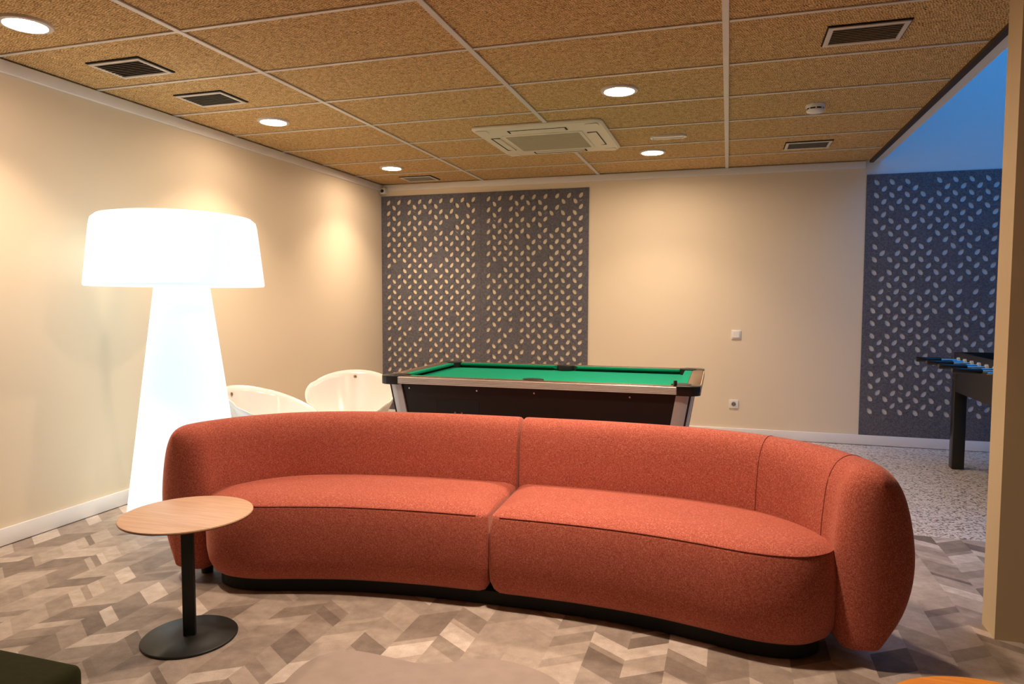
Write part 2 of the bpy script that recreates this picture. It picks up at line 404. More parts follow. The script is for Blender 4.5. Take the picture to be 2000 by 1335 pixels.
for x0, y, h, sgn in cand:
    key = (h, sgn)
    g = 0.0
    if key not in pm:
        ya, yb = (0, SL) if sgn > 0 else (SL, 0)
        bm = bmesh.new(); add_prism(bm, [(g, ya+g), (SW-g, yb+g), (SW-g, yb+h-g), (g, ya+h-g)], -.003, 0)
        o = bm_obj('plank', bm, M['vinyl'], floor); pm[key] = o.data
    else: o = link(bpy.data.objects.new('plank', pm[key]), floor)
    o.location = (x0, y, 0); t = tone(); o.color = (t, t, t, 1)
def clip_poly(poly, keep):
    # clip a polygon by half planes given as (axis, limit, sign)
    for ax, lim, sg in keep:
        out = []
        for a, b in zip(poly, poly[1:]+poly[:1]):
            da, db = sg*(lim-a[ax]), sg*(lim-b[ax])
            if da >= 0: out.append(a)
            if da*db < 0:
                t = da/(da-db); out.append((a[0]+t*(b[0]-a[0]), a[1]+t*(b[1]-a[1])))
        poly = out
        if len(poly) < 3: return []
    return poly
V, F, T = [], [], []
def put(poly, t):
    if len(poly) < 3: return
    k = len(V); V.extend([(x, y, 0) for x, y in poly]); F.append(tuple(range(k, k+len(poly)))); T.append(t)
for x0, y, h, sgn in rest:
    ya, yb = (y, y+SL) if sgn > 0 else (y+SL, y)
    poly = [(x0, ya), (x0+SW, yb), (x0+SW, yb+h), (x0, ya+h)]; t = tone()
    base = [(0, XL, -1), (0, XR, 1), (1, YF, -1), (1, YB, 1)]
    put(clip_poly(poly, base + [(1, TY0, 1)]), t)
    put(clip_poly(poly, base + [(1, TY0, -1), (0, TX0, 1)]), t)
fo = mesh_obj('plank_field', V, F, M['vinyl_field'], floor); fo['kind'] = 'stuff'
at = fo.data.attributes.new('tone', 'FLOAT', 'FACE'); at.data.foreach_set('value', T)

# ------------------------------------------------------------------ ceiling fittings
def downlight(x, y, label, dim):
    t = empty('downlight', (x, y, ZC+.004)); tag(t, label, 'ceiling light', 'recessed ceiling downlights')
    lathe('rim', [(.084,-.004),(.088,-.012),(.106,-.010),(.110,-.003),(.110,.004),(.084,.004)], M['white_metal'], t, n=40, cap0=False, cap1=False)
    lathe('diffuser', [(.086,-.005),(.086,-.002)], emit('downlight_diffuser', DOWN_COL, DOWN*dim[0]), t, n=40)
    ld = bpy.data.lights.new('beam', 'AREA'); ld.shape = 'DISK'; ld.size = .15; ld.spread = R(106); ld.energy = BEAM*dim[1]; ld.color = DOWN_COL
    lo = bpy.data.objects.new('beam', ld); lo.location = (0, 0, -.008); link(lo, t)
for x, y, dim, lb in ((-3.0, 2.42, (.30, 1.0), 'largest round recessed downlight at the top left corner of the ceiling'),
                 (-3.0, 4.21, (.40, 1.0), 'round recessed downlight above the white floor lamp, past the two left vents'),
                 (-3.0, 5.99, (.62, .9), 'small round recessed downlight in the far left corner beside a vent'),
                 (-.6, 4.175, (1.5, 1.0), 'round recessed downlight between the air conditioner and the camera'),
                 (-.59, 5.965, (1.0, .8), 'round recessed downlight near the back wall beside the slim oblong fitting'),
                 (-.6, 2.42, (1.15, 1.35), 'round recessed downlight straight above the sofa, out of frame'),
                 (-1.8, -1.17, (.15, .2), 'round recessed downlight behind the photographer, out of frame')):
    downlight(x, y, lb, dim)
def vent(x, y, label, n=9, blade='vent_blade'):
    t = empty('ceiling_vent', (x, y, ZC+.004)); tag(t, label, 'vent', 'rectangular ceiling vents')
    w, d, b = .166, .121, .022
    box('shadow_gap_backing', -w-.006, w+.006, -d-.006, d+.006, -.005, .0, M['black_hole'], t)  # black plate, wider than the frame, drawn as the shadow gap around it
    for a in ((-w, w, -d, -d+b), (-w, w, d-b, d), (-w, -w+b, -d+b, d-b), (w-b, w, -d+b, d-b)):
        box('frame', *a, -.012, -.005, M['white_metal'], t, .002, 1)
    for k in range(n):
        yy = -d+b + (k+.5)*(2*(d-b))/n
        bm = bmesh.new(); add_box(bm, -w+b, w-b, -.0085, .0085, -.0012, .0012)
        o = bm_obj('slat', bm, M[blade], t); o.location = (0, yy, -.0095); o.rotation_euler = (R(24), 0, 0)
vent(-3.03, 3.03, 'ceiling vent nearest the left wall and the big corner downlight')
vent(-3.025, 3.63, 'second ceiling vent along the left wall, before the downlight')
vent(-2.985, 6.58, 'small ceiling vent in the far left corner over the felt panels')
vent(.61, 3.615, 'large dark ceiling vent at upper right near the pillar', blade='ac_grille')
vent(.61, 6.025, 'small ceiling vent at right near the back wall')
# air conditioner cassette
t = empty('air_conditioner', (-1.285, 5.23, ZC)); tag(t, 'square ivory ceiling air conditioner cassette with central grille', 'air conditioner')
def rrect(w, d, r, n=5):
    out = []
    for cx, cy, a0 in ((w-r, d-r, 0), (-w+r, d-r, 90), (-w+r, -d+r, 180), (w-r, -d+r, 270)):
        for k in range(n+1):
            a = R(a0+90*k/n); out.append((cx+r*math.cos(a), cy+r*math.sin(a)))
    return out
bm = bmesh.new()
loops = []
for (hwid, z) in ((.475, .002), (.475, -.008), (.462, -.020), (.40, -.025)):
    loops.append([bm.verts.new((x, y, z)) for x, y in rrect(hwid, hwid, .06)])
for a, b in zip(loops, loops[1:]):
    for k in range(len(a)): bm.faces.new((a[k], a[(k+1)%len(a)], b[(k+1)%len(b)], b[k]))
bm.faces.new(loops[0]); bm.faces.new(loops[-1][::-1])
bm_obj('panel', bm, M['ac'], t, True, sharp=R(25))
gr = box('intake_frame', -.30, .30, -.27, .27, -.031, -.023, M['ac'], t, .003)
box('intake_grille', -.275, .275, -.245, .245, -.033, -.030, M['ac_grille'], gr)
for k in range(20):
    yy = -.235 + k*.0247
    box('grille_bar', -.272, .272, yy-.003, yy+.003, -.0345, -.0325, M['ac_grille'], gr)
for a in range(4):
    bm = bmesh.new(); add_box(bm, -.20, .20, -.030, .030, -.004, .004, .002, 1)
    o = bm_obj('louver', bm, M['ac'], t); c, s = math.cos(a*math.pi/2), math.sin(a*math.pi/2)
    o.location = (-.36*s, .36*c, -.026); o.rotation_euler = (R(8), 0, a*math.pi/2)
    bm = bmesh.new(); add_box(bm, -.215, -.203, -.032, .032, -.0015, .0015); add_box(bm, .203, .215, -.032, .032, -.0015, .0015); add_box(bm, -.215, .215, .033, .040, -.0015, .0015)
    o = bm_obj('air_slot', bm, M['black_hole'], t); o.location = (-.36*s, .36*c, -.0258); o.rotation_euler = (0, 0, a*math.pi/2)
for sx in (-1, 1):
    for sy in (-1, 1):
        bm = bmesh.new(); add_prism(bm, [(x+sx*.40, y+sy*.40) for x, y in rrect(.045, .045, .02, 3)], -.027, -.022); bm_obj('corner_cover', bm, M['ac'], t)
# slim emergency light
t = empty('emergency_light', (-.42, 5.43, ZC+.004)); tag(t, 'slim white oblong emergency light set flush beside the air conditioner', 'emergency light')
bm = bmesh.new(); ou = rrect(.135, .045, .044, 8); inn = rrect(.118, .028, .027, 8)
for (z0, z1) in ((0, -.014),):
    A = [bm.verts.new((x, y, z0)) for x, y in ou]; B = [bm.verts.new((x, y, z1)) for x, y in ou]; Cc = [bm.verts.new((x, y, z1)) for x, y in inn]; D = [bm.verts.new((x, y, z0-.002)) for x, y in inn]
    for a, b in ((A, B), (B, Cc), (Cc, D)):
        for k in range(len(a)): bm.faces.new((a[k], a[(k+1)%len(a)], b[(k+1)%len(b)], b[k]))
bm_obj('bezel', bm, M['white_plastic'], t, True, sharp=R(40))
prism('diffuser', rrect(.112, .020, .019, 8), -.010, -.002, M['em_diff'], t)
# smoke detector
t = empty('smoke_detector', (.535, 4.84, ZC+.004)); tag(t, 'round white smoke detector with dark slots on the ceiling', 'smoke detector')
lathe('base', [(.058,0),(.058,-.018),(.054,-.022)], M['white_plastic'], t, cap0=False)
lathe('slot_band', [(.047,-.022),(.047,-.032)], M['black_hole'], t, cap0=False)
lathe('cover', [(.054,-.032),(.054,-.038),(.044,-.048),(.02,-.052)], M['white_plastic'], t)
for k in range(8):
    a = 2*math.pi*k/8; bm = bmesh.new(); add_box(bm, -.004, .004, -.004, .004, -.033, -.021)
    o = bm_obj('rib', bm, M['white_plastic'], t); o.location = (.049*math.cos(a), .049*math.sin(a), 0); o.rotation_euler = (0,0,a)
# security camera in the corner
t = empty('security_camera', (-3.515, YB-.022, 2.448)); tag(t, 'tiny white security camera in the far upper corner above felt panel', 'camera')
box('housing', -.028, .03, -.05, 0.021, -.036, .030, M['white_plastic'], t, .008)
bm = bmesh.new(); add_lathe(bm, [(.018,0),(.018,.006),(.012,.010)], n=20)
o = bm_obj('lens', bm, M['black_plastic'], t, True, sharp=R(40)); o.rotation_euler = (R(90),0,0); o.location = (0,-.049,-.004)

# ------------------------------------------------------------------ wall fittings
t = empty('light_switch', (.114, YB, .972)); tag(t, 'square white light switch on the back wall right of the pool table', 'switch')
box('plate', -.042, .042, -.010, 0, -.043, .043, M['white_plastic'], t, .003)
bm = bmesh.new(); add_box(bm, -.030, .030, -.004, .004, -.030, .030, .002, 1); o = bm_obj('rocker', bm, M['white_plastic'], t); o.location = (0,-.012,0); o.rotation_euler = (R(-5),0,0)
t = empty('wall_socket', (.105, YB, .318)); tag(t, 'square white power socket low on the back wall under the switch', 'socket')
box('plate', -.042, .042, -.010, 0, -.041, .041, M['white_plastic'], t, .003)
bm = bmesh.new(); add_lathe(bm, [(.021,0),(.021,.001),(.017,.0012)], n=24); o = bm_obj('well', bm, M['vent_blade'], t); o.rotation_euler = (R(90),0,0); o.location = (0,-.0102,0)
for s in (-1, 1):
    bm = bmesh.new(); add_lathe(bm, [(.004,0),(.004,.001)], n=10); o = bm_obj('pin_hole', bm, M['black_hole'], t); o.rotation_euler = (R(90),0,0); o.location = (s*.0095,-.0116,0)

# felt panels with leaf cut-outs
LEAF = [(-.022,-.022),(-.004,-.027),(.011,-.018),(.020,-.002),(.022,.025),(.004,.024),(-.011,.014),(-.021,-.002)]
SLIT = [(-.018,-.010),(-.006,-.007),(.008,.001),(.018,.010),(.016,.013),(.004,.006),(-.008,-.002),(-.019,-.006)]
def felt_panel(name, x0, w, z0, h, flip, seed, label):
    rr = random.Random(seed); TH = .007
    V, F = [], []
    def quad(a, b, c, d):
        k = len(V); V.extend((a, b, c, d)); F.append((k, k+1, k+2, k+3))
    def flat(xa, xb, za, zb): 
        if xb-xa > 1e-5 and zb-za > 1e-5: quad((xa,-TH,za),(xb,-TH,za),(xb,-TH,zb),(xa,-TH,zb))
    def holed(xa, xb, za, zb, poly, cx, cz):
        n = len(poly); P = [(cx+p[0], cz+p[1]) for p in poly]
        out = []
        for px, pz in poly:
            a = math.atan2(pz, px); dx, dz = math.cos(a), math.sin(a)
            ts = []
            if dx > 1e-9: ts.append((xb-cx)/dx)
            if dx < -1e-9: ts.append((xa-cx)/dx)
            if dz > 1e-9: ts.append((zb-cz)/dz)
            if dz < -1e-9: ts.append((za-cz)/dz)
            tt = min(ts); out.append((cx+dx*tt, cz+dz*tt))
        corners = [(xa,za),(xb,za),(xb,zb),(xa,zb)]
        for k in range(n):
            a, b = out[k], out[(k+1)%n]; pa, pb = P[k], P[(k+1)%n]
            ang = lambda q: math.atan2(q[1]-cz, q[0]-cx)
            A0 = ang(a); dA = (ang(b)-A0) % (2*math.pi)
            mid = []
            for c in corners:
                dc = (ang(c)-A0) % (2*math.pi)
                if 1e-6 < dc < dA-1e-6: mid.append((dc, c))
            mid.sort()
            ring = [pa, a] + [c for _, c in mid] + [b, pb]
            i0 = len(V); V.extend([(x,-TH,z) for x, z in ring]); F.append(tuple(range(i0, i0+len(ring))))
            quad((pa[0],-TH,pa[1]),(pb[0],-TH,pb[1]),(pb[0],0,pb[1]),(pa[0],0,pa[1]))
    nc = 17; pitch = .0605; mx = (w-nc*pitch)/2; rowp = .112
    nr = int((h-.11)/rowp)
    zt = h-.035
    flat(0, mx, 0, h); flat(w-mx, w, 0, h)
    for c in range(nc):
        xa = mx+c*pitch; xb = xa+pitch; odd = c % 2
        top = zt - (rowp/2 if odd else 0); n = nr - (1 if odd else 0)
        flat(xa, xb, top, h); z = top
        lean = (1 if (odd == 0) else -1) * (-1 if flip else 1)
        pl = LEAF if lean > 0 else [(-p[0], p[1]) for p in LEAF][::-1]
        sl = SLIT if lean > 0 else [(-p[0], p[1]) for p in SLIT][::-1]
        for k in range(n):
            za, zb = z-.070, z
            gone = rr.random() < (.12 if c not in (0, nc-1) else .02)
            if gone: flat(xa, xb, z-rowp, z)
            else:
                if lean < 0 and not flip and rr.random() < .7:
                    xs_ = xa+.0075
                    holed(xs_, xb, za, zb, pl, (xs_+xb)/2, (za+zb)/2)
                    holed(xa, xs_, za, zb, [(-.0014,-.017),(.0014,-.017),(.0014,.017),(-.0014,.017)], (xa+xs_)/2, (za+zb)/2+.014)
                else: holed(xa, xb, za, zb, pl, (xa+xb)/2, (za+zb)/2)
                if rr.random() < .42: holed(xa, xb, z-rowp, za, sl, (xa+xb)/2, (z-rowp+za)/2+.004)
                else: flat(xa, xb, z-rowp, za)
            z -= rowp
        flat(xa, xb, 0, z)
    # rim
    quad((0,-TH,0),(0,0,0),(0,0,h),(0,-TH,h)); quad((w,-TH,0),(w,0,0),(w,0,h),(w,-TH,h)); quad((0,-TH,h),(w,-TH,h),(w,0,h),(0,0,h)); quad((0,-TH,0),(w,-TH,0),(w,0,0),(0,0,0))
    o = mesh_obj(name, V, F, M['felt'], None, loc=(x0, YB-.0015, z0))
    me = o.data
    tag(o, label, 'wall panel', 'felt wall panels with leaf cut-outs'); return o
PZ, PH = .093, 2.302
felt_panel('felt_wall_panel', XL+.001, 1.137, PZ, PH, False, 1, 'grey felt wall panel with leaf cut-outs in the left corner')
felt_panel('felt_wall_panel', XL+1.139, 1.129, PZ, PH, False, 1, 'grey felt leaf cut-out panel behind the pool table, right of the pair')
felt_panel('felt_wall_panel', 1.178, 1.13, PZ, PH, True, 5, 'blue-lit felt leaf panel behind the table football legs')
felt_panel('felt_wall_panel', 2.309, 1.13, PZ, PH, True, 6, 'felt leaf panel hidden behind the pillar, furthest right')

# ------------------------------------------------------------------ sofa
sofa = empty('curved_sofa', (-.90, 2.69, 0), R(2.0)); tag(sofa, 'long curved rust-red fabric sofa with two seat sections', 'sofa')
IN = [(0,.48),(.4,.475),(.8,.425),(1.06,.33),(1.22,.19),(1.30,.04),(1.315,-.03)]
FR = [(0.0,0),(.25,-.005),(.43,-.017),(.64,-.045),(.83,-.09),(1.0,-.138),(1.12,-.15),(1.22,-.13),(1.30,-.065),(1.338,.02)]
def seat_half(sx):
    G = .010
    front = catmull([(u, v, 0) for u, v in FR], 14)
    front = [p for p in front if p.x > .055]
    front = [Vector((G, .045, 0)), Vector((G+.003, .026, 0)), Vector((G+.012, .011, 0)), Vector((G+.026, .002, 0))] + front
    back = catmull([(u, v+.035, 0) if u < .9 else (u+.025, v+.03, 0) for u, v in IN], 14)
    back = [Vector((G, .515, 0))] + [p for p in back if p.x > G+.01 and p.y > .04] + [Vector((1.338, .02, 0))]
    ns, nt = 64, 22
    fr, bk = resample(front, ns), resample(back, ns)
    # blend so that rows stay roughly perpendicular
    bound = [(p.x, p.y) for p in fr] + [(p.x, p.y) for p in bk[::-1]]
    def dist(x, y):
        best = 9
        for (ax, ay), (bx, by) in zip(bound, bound[1:]+bound[:1]):
            dx, dy = bx-ax, by-ay; L2 = dx*dx+dy*dy
            t = 0 if L2 < 1e-12 else max(0, min(1, ((x-ax)*dx+(y-ay)*dy)/L2))
            best = min(best, math.hypot(x-ax-t*dx, y-ay-t*dy))
        return best
    Z0 = .392
    V, F = [], []; idx = {}
    for i in range(ns):
        for j in range(nt+1):
            t = j/nt; t = t*t*(3-2*t)*.6+t*.4
            if i == ns-1 and j > 0: idx[i, j] = idx[i, 0]; continue
            p = fr[i].lerp(bk[i], t)
            d = 0 if j in (0, nt) or i == 0 else dist(p.x, p.y)
            z = Z0 + .040*(1-math.exp(-d/.055)) 
            idx[i, j] = len(V); V.append((sx*p.x, p.y, z))
    for i in range(ns-1):
        for j in range(nt):
            q = [idx[i,j], idx[i+1,j], idx[i+1,j+1], idx[i,j+1]]
            q2 = []
            for k in q:
                if k not in q2: q2.append(k)
            if len(q2) > 2: F.append(tuple(q2))
    # side wall
    ring = [(fr[i], idx[i,0]) for i in range(ns)] + [(bk[i], idx[i,nt]) for i in range(ns-2, -1, -1)] + [(bk[0].lerp(fr[0], 1-j/nt), idx[0,j]) for j in range(nt-1, 0, -1)]
    # exact seam-edge positions
    ring = [(Vector((sx*V[k][0], V[k][1], 0)), k) for _, k in ring]
    n = len(ring); nor = []
    for k in range(n):
        a, b = ring[k-1][0], ring[(k+1)%n][0]; tg = (b-a).normalized(); nor.append(Vector((tg.y, -tg.x, 0)))
    prof = [(.003,.380),(.010,.355),(.017,.31),(.021,.24),(.019,.17),(.010,.115),(-.006,.08),(-.028,.062),(-.06,.055)]
    prev = [k for _, k in ring]
    for o_, z in prof:
        cur = []
        for (p, k0), nn in zip(ring, nor):
            oo = o_
            if p.x < .012+1e-6: oo = min(o_*.3, .004) if o_ > 0 else o_*.5
            cur.append(len(V)); q = p+nn*oo; V.append((sx*max(q.x, .0012), q.y, z))
        for k in range(n): F.append((prev[k], prev[(k+1)%n], cur[(k+1)%n], cur[k]))
        prev = cur
    F.append(tuple(prev))
    o = mesh_obj('seat_cushion', V, F, M['fabric'], sofa, True)
    o.data.set_sharp_from_angle(angle=R(55))
    pts = [(sx*p.x, p.y-.0005, Z0+.0015) for p in fr[3:]]
    tube('seam', pts, .0013, M['seam'], o, 6)
    return o
BP = [(0.03,.050),(0.006,.10),(0.0,.26),(0.002,.42),(0.010,.52),(.020,.60),(.036,.652),(.060,.688),(.092,.708),(.126,.712),(.162,.700),(.197,.668),(.228,.615),(.251,.54),(.267,.45),(.273,.36),(.264,.27),(.236,.18),(.190,.105),(.150,.062),(.11,.050)]
TIP = .15
def back_half(sx):
    path = catmull([(u, v, 0) for u, v in IN], 14); path = resample(path, 60)
    # tangent extension for the tip
    t_end = (path[-1]-path[-2]).normalized()
    secs = []   # (inner point, normal, o-scale, z-scale, o-centre)
    for i, p in enumerate(path):
        tg = (path[min(i+1, len(path)-1)]-path[max(i-1, 0)]).normalized(); nn = Vector((-tg.y, tg.x, 0))
        secs.append([p.copy(), nn, 1.0, 1.0])
    for k, s in ((0, .80), (1, .93), (2, .98)):
        pass
    n_end = secs[-1][1]
    start = []
    for du, so, sz in ((.004, .86, .955), (.007, .94, .98), (.014, .985, .995)):
        start.append([Vector((du, .48, 0)), Vector((0, 1, 0)), so, sz])
    secs = start + [s for s in secs if s[0].x > .024]
    e = path[-1]
    for k in range(1, 17):
        a = math.pi/2*k/16.6
        secs.append([e + t_end*TIP*.62*math.sin(a), n_end, math.cos(a)**.9, 1-.13*(1-math.cos(a))])
    V, F = [], []; rings = []
    oc, zc = .135, .30
    bp3 = [(p.x, p.y) for p in catmull([(a, b, 0) for a, b in BP+BP[:1]], 3)[:-1]]
    for p, nn, so, sz in secs:
        r = []
        for o_, z in bp3:
            o2 = oc+(o_-oc)*so; z2 = zc+(z-zc)*sz
            q = p+nn*o2; r.append(len(V)); V.append((sx*q.x, q.y, z2))
        rings.append(r)
    m_ = len(bp3)
    for a, b in zip(rings, rings[1:]):
        for k in range(m_): F.append((a[k], a[(k+1)%m_], b[(k+1)%m_], b[k]))
    F.append(tuple(rings[0])); F.append(tuple(rings[-1]))
    o = mesh_obj('backrest', V, F, M['fabric'], sofa, True)
    o.data.set_sharp_from_angle(angle=R(70))
    # stitched seams across the backrest
    for fx in ((.755, .98) if sx > 0 else ()):
        i = min(range(len(path)), key=lambda q: abs(q/len(path)-fx*.93)); p = path[i]
        tg = (path[min(i+1, 59)]-path[i-1]).normalized(); nn = Vector((-tg.y, tg.x, 0))
        pts = []
        for o_, z in bp3[6:36]:
            q = p+nn*(o_+.0002 if z > .66 else o_-.0002); pts.append((sx*q.x, q.y, z+(.0003 if z > .66 else 0)))
        tube('seam', pts, .0018, M['seam'], o, 6)
    return o
for s in (-1, 1): seat_half(s)
for s in (-1, 1): back_half(s)
# recessed black plinth and feet
fc = catmull([(u, v, 0) for u, v in FR], 4); half = []
for k, p in enumerate(fc):
    tg = (fc[min(k+1, len(fc)-1)]-fc[max(k-1, 0)]).normalized(); q = p + Vector((-tg.y, tg.x, 0))*.042
    if q.x <= 1.285: half.append((max(0, q.x), q.y))
half += [(min(u, 1.26), v+.06) for u, v in IN[::-1][2:]]
full = half + [(-u, v) for u, v in half[::-1]]
seen = []
for p in full:
    if all(math.hypot(p[0]-q[0], p[1]-q[1]) > .008 for q in seen): seen.append(p)
prism('plinth', seen, .004, .060, M['black_hole'], sofa)
for u, v in ((-1.40, .03), (1.36, .25), (-1.1, .42), (1.1, .42), (0, .55)):
    lathe('foot', [(.026,0),(.028,.03),(.028,.062)], M['black_plastic'], sofa, (u, v), 16)

# ------------------------------------------------------------------ side table
t = empty('side_table', (-1.905, 2.118, 0)); tag(t, 'round pale oak side table on a black disc base by the sofa', 'side table')
lathe('base', [(.168,0.0),(.172,.003),(.172,.007),(.169,.010),(.05,.012)], M['table_metal'], t, n=64)
bm = bmesh.new(); add_box(bm, -.022, .022, -.013, .013, .010, .476, .003, 1)
o = bm_obj('pole', bm, M['table_metal'], t, True, sharp=R(40)); o.rotation_euler = (0,0,R(30)); 
bm = bmesh.new(); add_box(bm, -.045, .045, -.03, .03, .468, .482, .003, 1); o = bm_obj('bracket', bm, M['table_metal'], t); o.rotation_euler = (0,0,R(30)); o.location = (.01,.0,0)
bm = bmesh.new(); add_lathe(bm, [(.013,0),(.013,.03)], n=16); o = bm_obj('knob', bm, M['table_metal'], t); o.rotation_euler = (0,R(90),0); o.location = (.02,.01,.450)
tp = lathe('top', [(.224,.482),(.230,.484),(.232,.488)], M['oak_edge'], t, (.025, -.025), 72, cap1=False)
o = lathe('veneer', [(.232,.488),(.231,.492),(.225,.494)], M['oak'], tp, (.025, -.025), 72)

# ------------------------------------------------------------------ floor lamp
t = empty('floor_lamp', (-3.01, 3.30, 0)); tag(t, 'giant glowing white floor lamp with conical body by left wall', 'floor lamp')
lathe('body', [(.10,.0),(.312,.0),(.322,.012),(.322,.03),(.147,1.37)], M['lamp'], t, (.03,0), 64, cap1=False)
lathe('shade', [(.14,1.372),(.468,1.362),(.474,1.368),(.474,1.378),(.438,1.70),(.430,1.735),(.405,1.756),(.34,1.768),(.15,1.776),(.05,1.777)], M['lamp'], t, (0,0), 64)

# ------------------------------------------------------------------ tub chairs
def tub_chair(loc, rz, label):
    t = empty('tub_chair', loc, rz); tag(t, label, 'chair', 'white plastic tub chairs')
    # shell: faces +x (open front), back at -x; rings by height fraction
    n, mrow = 48, 16
    V, F = [], []
    def rim(a):
        c = math.cos(a)          # a=0 front, pi = back
        z = .37 + .33*((1-c)/2)**.8 
        r = .30 + .05*((1-c)/2)
        return r*(1.06 if abs(c) < .5 else 1.0), z
    for side in (0, 1):
        th = 0 if side == 0 else .010
        for j in range(mrow+1):
            f = j/mrow
            for i in range(n):
                a = 2*math.pi*i/n; r1, z1 = rim(a)
                z0 = .29
                if f < .4: rr = .03+.16*f/.4; z = z0+.015*(f/.4)**2
                else:
                    q = (f-.4)/.6; rr = .19+(r1-.19)*q**.75; z = z0+.015+(z1-z0-.015)*q**1.15
                rr2 = max(.005, rr+(th if f > .3 else 0)); zz = z-(th if f <= .9 else th*(1-f)*10)
                V.append((rr2*math.cos(a)*1.02-.02*f, rr2*math.sin(a), zz))
    k1 = (mrow+1)*n
    for s in (0, 1):
        b = s*k1
        for j in range(mrow):
            for i in range(n): F.append((b+j*n+i, b+j*n+(i+1)%n, b+(j+1)*n+(i+1)%n, b+(j+1)*n+i))
        F.append(tuple(b+i for i in range(n)))
    for i in range(n): F.append((mrow*n+i, mrow*n+(i+1)%n, k1+mrow*n+(i+1)%n, k1+mrow*n+i))
    o = mesh_obj('shell', V, F, M['white_plastic'], t, True)
    for sx, sy in ((1,1),(1,-1),(-1,1),(-1,-1)):
        tube('leg', [(sx*.08, sy*.08, .282), (sx*.15, sy*.15, .25), (sx*.235, sy*.235, .006)], .010, M['chrome'], t)
    lathe('hub', [(.10,.262),(.10,.284)], M['chrome'], t)
    bm = bmesh.new(); add_lathe(bm, [(.012,0),(.012,.004),(.008,.006)], n=14); b = bm_obj('button', bm, M['button'], t, True, sharp=R(40))
    b.location = (-.358, 0, .645); b.rotation_euler = (0, R(80), 0)
    return t
tub_chair((-2.83, 4.02, 0), R(12), 'white plastic tub chair turned sideways beside the floor lamp')
tub_chair((-2.80, 4.86, 0), R(-66), 'white plastic tub chair facing the camera beside the pool table')

# ------------------------------------------------------------------ pool table
PX0, PX1, PY0, PY1, PT = -2.105, -.115, 4.04, 5.19, .80
pool = empty('pool_table', ((PX0+PX1)/2, (PY0+PY1)/2, 0), R(.6)); tag(pool, 'pool table with green cloth, black cabinet and steel trim', 'pool table')
hx, hy = (PX1-PX0)/2, (PY1-PY0)/2
RW = .105      # rail width
bed = box('bed_cloth', -hx+RW, hx-RW, -hy+RW, hy-RW, PT-.049, PT-.036, M['baize'], pool)
# rails (wood) and cushions
rail = {}
for s in (-1, 1):
    rail[s] = box('rail', -hx+.10, hx-.10, *((-hy, -hy+.075) if s < 0 else (hy-.075, hy)), PT-.046, PT, M['rail_wood'], pool, .005)
    e_ = box('end_rail', *((-hx, -hx+.075) if s < 0 else (hx-.075, hx)), -hy+.10, hy-.10, PT-.046, PT, M['rail_wood'], pool, .006)
    for x in (-.6, -.3, .3, .6):
        lathe('sight', [(.006,PT+.0002),(.006,PT+.0008)], M['white_plastic'], rail[s], (x, s*(hy-.04)), 12)
def cushion(x0, x1, y0, y1, axis, s):
    # triangular nose: high outer edge, nose towards the bed
    V = []; 
    if axis == 'x':
        yo, yi = (y0, y1) if s < 0 else (y1, y0)
        for x, k in ((x0, .03), (x1, -.03)):
            V += [(x, yo, PT-.002), (x+k, yi, PT-.002), (x+k, yi, PT-.014), (x, yo, PT-.037)]
    else:
        xo, xi = (x0, x1) if s < 0 else (x1, x0)
        for y, k in ((y0, .03), (y1, -.03)):
            V += [(xo, y, PT-.002), (xi, y+k, PT-.002), (xi, y+k, PT-.014), (xo, y, PT-.037)]
    F = [(0,1,2,3),(4,7,6,5),(0,4,5,1),(1,5,6,2),(2,6,7,3),(3,7,4,0)]
    mesh_obj('cushion', V, F, M['baize'], pool)
for s in (-1, 1):
    ya, yb = (-hy+.075, -hy+.125) if s < 0 else (hy-.125, hy-.075)
    cushion(-hx+.135, -.065, ya, yb, 'x', s); cushion(.065, hx-.135, ya, yb, 'x', s)
    xa, xb = (-hx+.075, -hx+.125) if s < 0 else (hx-.125, hx-.075)
    cushion(xa, xb, -hy+.135, hy-.135, 'y', s)
def pocket(x, y, r):
    lathe('pocket', [(r,PT+.002),(r+.012,PT+.004),(r+.014,PT-.002),(r+.010,PT-.05),(r-.02,PT-.055)], M['pocket'], pool, (x, y), 24, cap0=False)
    
for sx in (-1, 1):
    for sy in (-1, 1):
        # corner cap: rounded black casting wrapping the corner
        pts = [(hx-.13, hy+.006), (hx-.05, hy+.006)] + [(hx-.05+.056*math.cos(R(90-15*k)), hy-.05+.056*math.sin(R(90-15*k))) for k in range(1, 6)] + [(hx+.006, hy-.05), (hx+.006, hy-.13), (hx-.075, hy-.13)] + [(hx-.075-.055*(1-math.cos(R(15*k))), hy-.13+.055*math.sin(R(15*k))) for k in range(1, 7)]
        prism('corner_cap', [(sx*x, sy*y) for x, y in pts], PT-.052, PT+.003, M['black_plastic'], pool, .004)
        prism('pocket', [(sx*(hx-.105)+.058*math.cos(R(15*k)), sy*(hy-.105)+.058*math.sin(R(15*k))) for k in range(24)], PT-.045, PT+.0045, M['pocket'], pool)
for sy in (-1, 1):
    prism('pocket', [(.066*math.cos(R(15*k)), sy*(hy-.095)+.055*math.sin(R(15*k))) for k in range(24)], PT-.045, PT+.004, M['pocket'], pool, .003)
# ribbed aluminium trim on the rails' outer faces
for s in (-1, 1):
    bm = bmesh.new()
    for k in range(5):
        z0 = PT-.045+k*.0088; y0 = s*(hy+.001); add_box(bm, -hx+.125, hx-.125, min(y0, y0+s*.006), max(y0, y0+s*.006), z0, z0+.0072, .0015, 1)
    bm_obj('trim_strip', bm, M['trim_steel'], pool)
    bm = bmesh.new(); x0 = s*(hx+.001); add_box(bm, min(x0, x0+s*.006), max(x0, x0+s*.006), -hy+.125, hy-.125, PT-.045, PT-.002, .002, 1)
    bm_obj('end_trim', bm, M['end_laminate'], pool)
